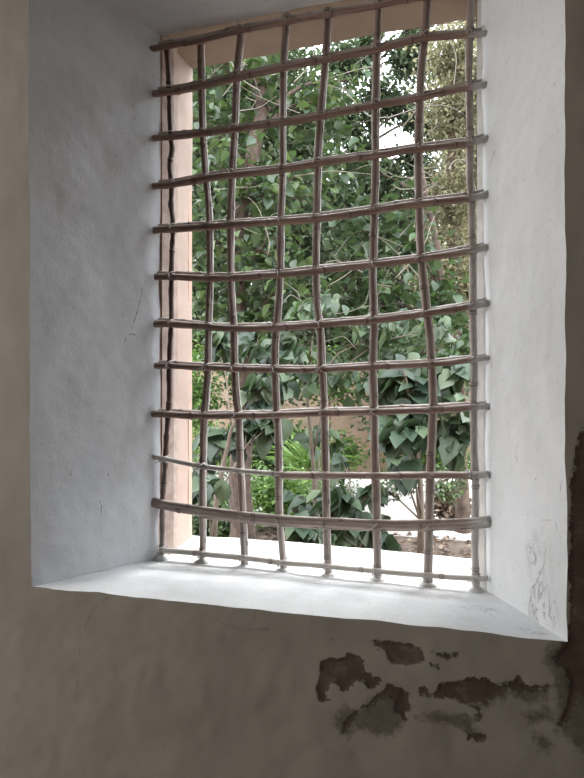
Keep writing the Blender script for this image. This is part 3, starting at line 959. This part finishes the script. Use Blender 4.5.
for k in range(40):
    tw_ = MB()
    px_, py_ = rng.uniform(190, 455), rng.uniform(60, 350)
    z_ = rng.uniform(5.2, 6.4)
    a_ = rng.uniform(-0.2, 1.3) if rng.random() < .5 else math.pi - rng.uniform(-0.2, 1.3)
    L_ = rng.uniform(35, 85)
    p0 = at(px_, py_, z_); p2 = at(px_ + math.cos(a_) * L_, py_ - math.sin(a_) * L_, z_ + rng.uniform(-.4, .4))
    nrm_ = Vector((rng.uniform(-1, 1), 0, rng.uniform(-1, 1))) * 0.10
    p1 = p0.lerp(p2, 0.35) + nrm_; p3 = p0.lerp(p2, 0.7) + nrm_ * 0.6 + Vector((0, 0, rng.uniform(-.04, .08)))
    pth = catmull([p0, p1, p3, p2], 0.04)
    tw_.tube(pth, [0.0048 - 0.0034 * i / len(pth) for i in range(len(pth))], 5)
    q0 = pth[len(pth) // 2]
    tw_.tube([q0, q0 + Vector((rng.uniform(-.12, .12), 0, rng.uniform(.04, .08))), q0 + Vector((rng.uniform(-.22, .22), rng.uniform(-.1, .1), rng.uniform(.1, .24)))], [0.003, 0.0022, 0.0012], 5)
    tw_.build('bare_twig', bare_twig, treeA, True)
# its high crown spreads over the garden path and shades it
cpts, cb = [], MB()
topA = at(275, -60, zA)
for k in range(46):
    cx_ = rng.uniform(-5.6, 2.2); cy_ = rng.uniform(6.2, 12.4)
    c = Vector((cx_, cy_, 1.55 + 0.72 * math.hypot(cx_, cy_) + rng.uniform(0.1, 0.9)))
    st = topA.lerp(c, 0.0)
    cb.tube(catmull([st, st.lerp(c, 0.5) + Vector((0, 0, 0.25)), c], 0.5), [0.03] * 1 + [0.02] * (len(catmull([st, st.lerp(c, 0.5) + Vector((0, 0, 0.25)), c], 0.5)) - 1), 5)
    q = rng.normal(0, 1, (170, 3)) * np.array([0.75, 0.75, 0.22]) + np.array(c)
    cpts.append(q)
cpts = np.concatenate(cpts)
V, Fq, tn = leaves(cpts, 0.20, 'broad', (-0.6, 0.4))
mesh_obj('upper_foliage', V, Fq, leaf_broad, treeA, True, {'tint': tn})
cb.build('upper_branches', bark, treeA, True)
# --- second, darker tree with trunk at the right
zB = 6.6
tB = [G(463, zB), at(463, 500, zB), at(460, 420, zB), at(452, 340, zB), at(440, 270, zB), at(425, 200, zB), at(420, 150, zB)]
plant('broadleaf_tree', 'broad leaved tree with a dark slender trunk at the right edge of the garden view', 'tree', G(463, zB), tB,
      [bl(400,245,6.4,.42,190), bl(365,225,6.6,.45,200), bl(440,300,6.4,.42,170), bl(385,300,6.2,.45,210), bl(345,290,6.4,.42,190),
       bl(455,350,6.2,.35,150), bl(400,200,6.8,.28,70), bl(350,170,6.8,.3,80), bl(420,355,6.0,.40,150), bl(345,345,6.2,.35,120)],
      leaf_broad, 'broad', 0.11, bark, r0=0.075, r1=0.02, seed=5, tint=(0, 0.7), twigr=0.006)

# --- dark big-leaved shrubs near the window
def shrub(px, z, stems_top, blobs, label, seed, leafm=leaf_dark, kind='lobed', size=0.17, tint=(0, 1), r0=0.03, grp='big leaved shrubs near the window', pitch=(-1.15, 0.1), name='shrub', barkm=bark_pale, clump=0.22, stem='stem'):
    base = G(px, z)
    tr = [base] + [at(x, y, z) for x, y in stems_top]
    return plant(name, label, 'shrub', base, tr, blobs, leafm, kind, size, barkm, None, grp, r0, 0.008, 4, pitch, tint, clump, seed, stem=stem, twigr=0.004, face=math.pi)
shrub(432, 4.2, [(425,560),(420,480),(412,420),(405,370)], [bl(398,425,4.1,(.20,.22,.15),52), bl(455,425,4.3,(.15,.2,.16),36), bl(425,390,4.3,(.26,.22,.14),50), bl(390,372,4.4,(.24,.2,.16),46), bl(400,458,4.1,(.15,.15,.07),16), bl(455,375,4.4,(.16,.2,.14),30)],
      'big leaved dark shrub right of centre in front of the ochre wall', 11)
shrub(345, 4.0, [(346,580),(348,520),(352,495)], [bl(345,500,4.0,(.24,.22,.12),58), bl(312,525,4.0,(.22,.2,.08),44), bl(372,518,4.1,(.16,.18,.10),34), bl(300,500,4.2,(.12,.15,.06),12), bl(372,488,4.2,(.08,.15,.08),14), bl(340,457,4.3,(.08,.1,.04),6), bl(390,540,4.2,(.14,.15,.05),16)],
      'low big leaved shrub just above the outer sill, middle of the window', 12, size=0.145)
shrub(212, 4.2, [(214,560),(217,500),(232,430),(255,385)], [bl(210,480,4.0,(.13,.15,.14),22), bl(268,385,4.2,(.20,.2,.12),44), bl(225,435,4.6,(.22,.2,.12),44), bl(275,345,4.6,(.25,.2,.14),46), bl(262,425,4.6,(.20,.2,.12),38), bl(215,345,4.8,(.18,.2,.16),34), bl(198,455,4.6,(.1,.15,.2),20)],
      'big leaved shrub with drooping leaves beside the left trunk', 13, size=0.145)
shrub(318, 4.8, [(318,540),(312,460),(308,400),(312,340)], [bl(305,345,4.8,(.35,.25,.18),64), bl(345,375,4.8,(.30,.22,.12),48), bl(300,305,4.8,(.35,.25,.16),52), bl(385,335,5.0,(.36,.25,.18),64), bl(312,437,5.2,(.28,.2,.10),30), bl(430,330,5.0,(.3,.25,.2),56)],
      'taller big leaved shrub with a thin stem in the middle of the window', 14, size=0.11, leafm=leaf_broad, kind='broad', tint=(0, 0.75))
# --- low bright shrubs further off
def low(px, py, z, r, n_, label, seed, leafm=leaf_bright, size=0.06, tint=(0.1, 1), kind='small', name='low_shrub'):
    base = G(px, z); n = int(n_ * 1.5); r = (r[0] * 1.3, r[1] * 1.2, r[2] * 1.3)
    return plant(name, label, 'shrub', base, [base, base.lerp(at(px, py, z), 0.6), at(px, py, z)], [(at(px, py, z), r, n)], leafm, kind, size, twig_brown, None,
                 'low bright shrubs along the path', 0.03, 0.01, 10, (-0.8, 0.7), tint, 0.16, seed, stem='stem', twigr=0.004, shell=0.2)
low(278, 494, 7.0, (.46, .4, .28), 2000, 'bright green bush right of the stout trunk', 21)
low(214, 522, 6.4, (.34, .35, .22), 1800, 'mid green fine leaved bush left of the stout trunk', 22, leaf_broad, 0.06, (0.3, 1))
low(325, 497, 7.6, (.42, .35, .20), 1300, 'dark green bush half hidden behind the low big leaved shrub', 44, leaf_broad, 0.07, (0, 0.8))
low(205, 490, 7.4, (.22, .3, .22), 600, 'small dark green bush beside the left jamb, behind the drooping leaves', 45, leaf_broad, 0.07, (0, 0.7))
low(452, 508, 6.9, (.24, .25, .17), 800, 'small reddish green bush behind the slender dark trunk', 46, leaf_dry, 0.07, (0.2, 1))
low(348, 452, 10.6, (.30, .3, .30), 700, 'small light green bush at the foot of the ochre wall', 23)
low(440, 462, 10.6, (1.1, .4, .22), 2600, 'long light green hedge on the far side of the path', 24)
low(212, 452, 9.5, (.5, .4, .40), 1500, 'yellow green bush below the ochre wall at far left', 25)
low(272, 448, 9.8, (.70, .4, .48), 2200, 'rounded mid green bush between trunk and grass clump', 26, leaf_broad, 0.09, (0.4, 1))
low(196, 390, 10.5, (.35, .4, 1.1), 1500, 'tall yellow green bush against the ochre wall beside the left jamb', 27, leaf_bright, 0.08, (0, 0.8))
low(262, 375, 10.6, (.75, .4, .65), 2400, 'tall dark green bush against the ochre wall left of the grass clump', 28, leaf_broad, 0.10, (0.1, 0.9))
low(410, 385, 10.6, (1.0, .4, .95), 3800, 'wide dark green bush against the right part of the ochre wall', 29, leaf_broad, 0.10, (0.1, 0.8))
low(330, 375, 10.8, (.6, .4, .40), 1500, 'yellow green bush topping the ochre wall behind the middle bars', 30, leaf_bright, 0.09, (0.1, 0.8))
# --- fine shrub with bare brown twigs
tw = [G(420, 5.4), at(420, 520, 5.4), at(418, 495, 5.4)]
plant('twiggy_shrub', 'small shrub with bare crooked brown twigs and fine leaves on top', 'shrub', G(420, 5.4), tw,
      [bl(405,478,5.4,(.28,.25,.11),420), bl(445,488,5.4,(.22,.25,.12),340), bl(388,492,5.4,(.08,.15,.08),60), bl(458,470,5.5,(.15,.2,.1),180)],
      leaf_broad, 'small', 0.04, twig_brown, None, None, 0.022, 0.012, 14, (-0.8, 0.7), (0.2, 1), 0.16, 41, stem='stem', twigr=0.005)
# --- spiky grass clump
base = G(308, 8.6)
root = empty('grass_clump', base); tag(root, 'clump of long pale arching blades in front of the ochre wall', 'grass')
tips = [tuple(at(308 + rng.normal(0, 6), 470 + rng.normal(0, 6), 8.6)) for _ in range(90)]
V, Fq, tn = leaves(tips, 0.55, 'blade', (0.5, 1.4), (0.4, 1))
gb = mesh_obj('blades', V, Fq, leaf_bright, root, True, {'tint': tn}); gb['kind'] = 'stuff'
m = MB(); m.tube([base, base + Vector((0, 0, .25)), base + Vector((0, 0, 0.5))], [0.10, 0.09, 0.07], 10, 1, 0.4); m.build('stem', twig_brown, root, True)

# --- leaf litter on the bed
pts = np.stack([rng.uniform(-4.5, 2.5, 3500), rng.uniform(3.0, 6.7, 3500), rng.uniform(0.0, 0.05, 3500)], 1)
V, Fq, tn = leaves(pts, 0.075, 'small', (-0.35, 0.35))
V[:, 2] = np.maximum(V[:, 2], 0.004)
lt = mesh_obj('leaf_litter', V, Fq, leaf_dry, None, True, {'tint': tn})
tag(lt, 'dry brown fallen leaves scattered on the garden bed', 'leaf litter', None, 'stuff')
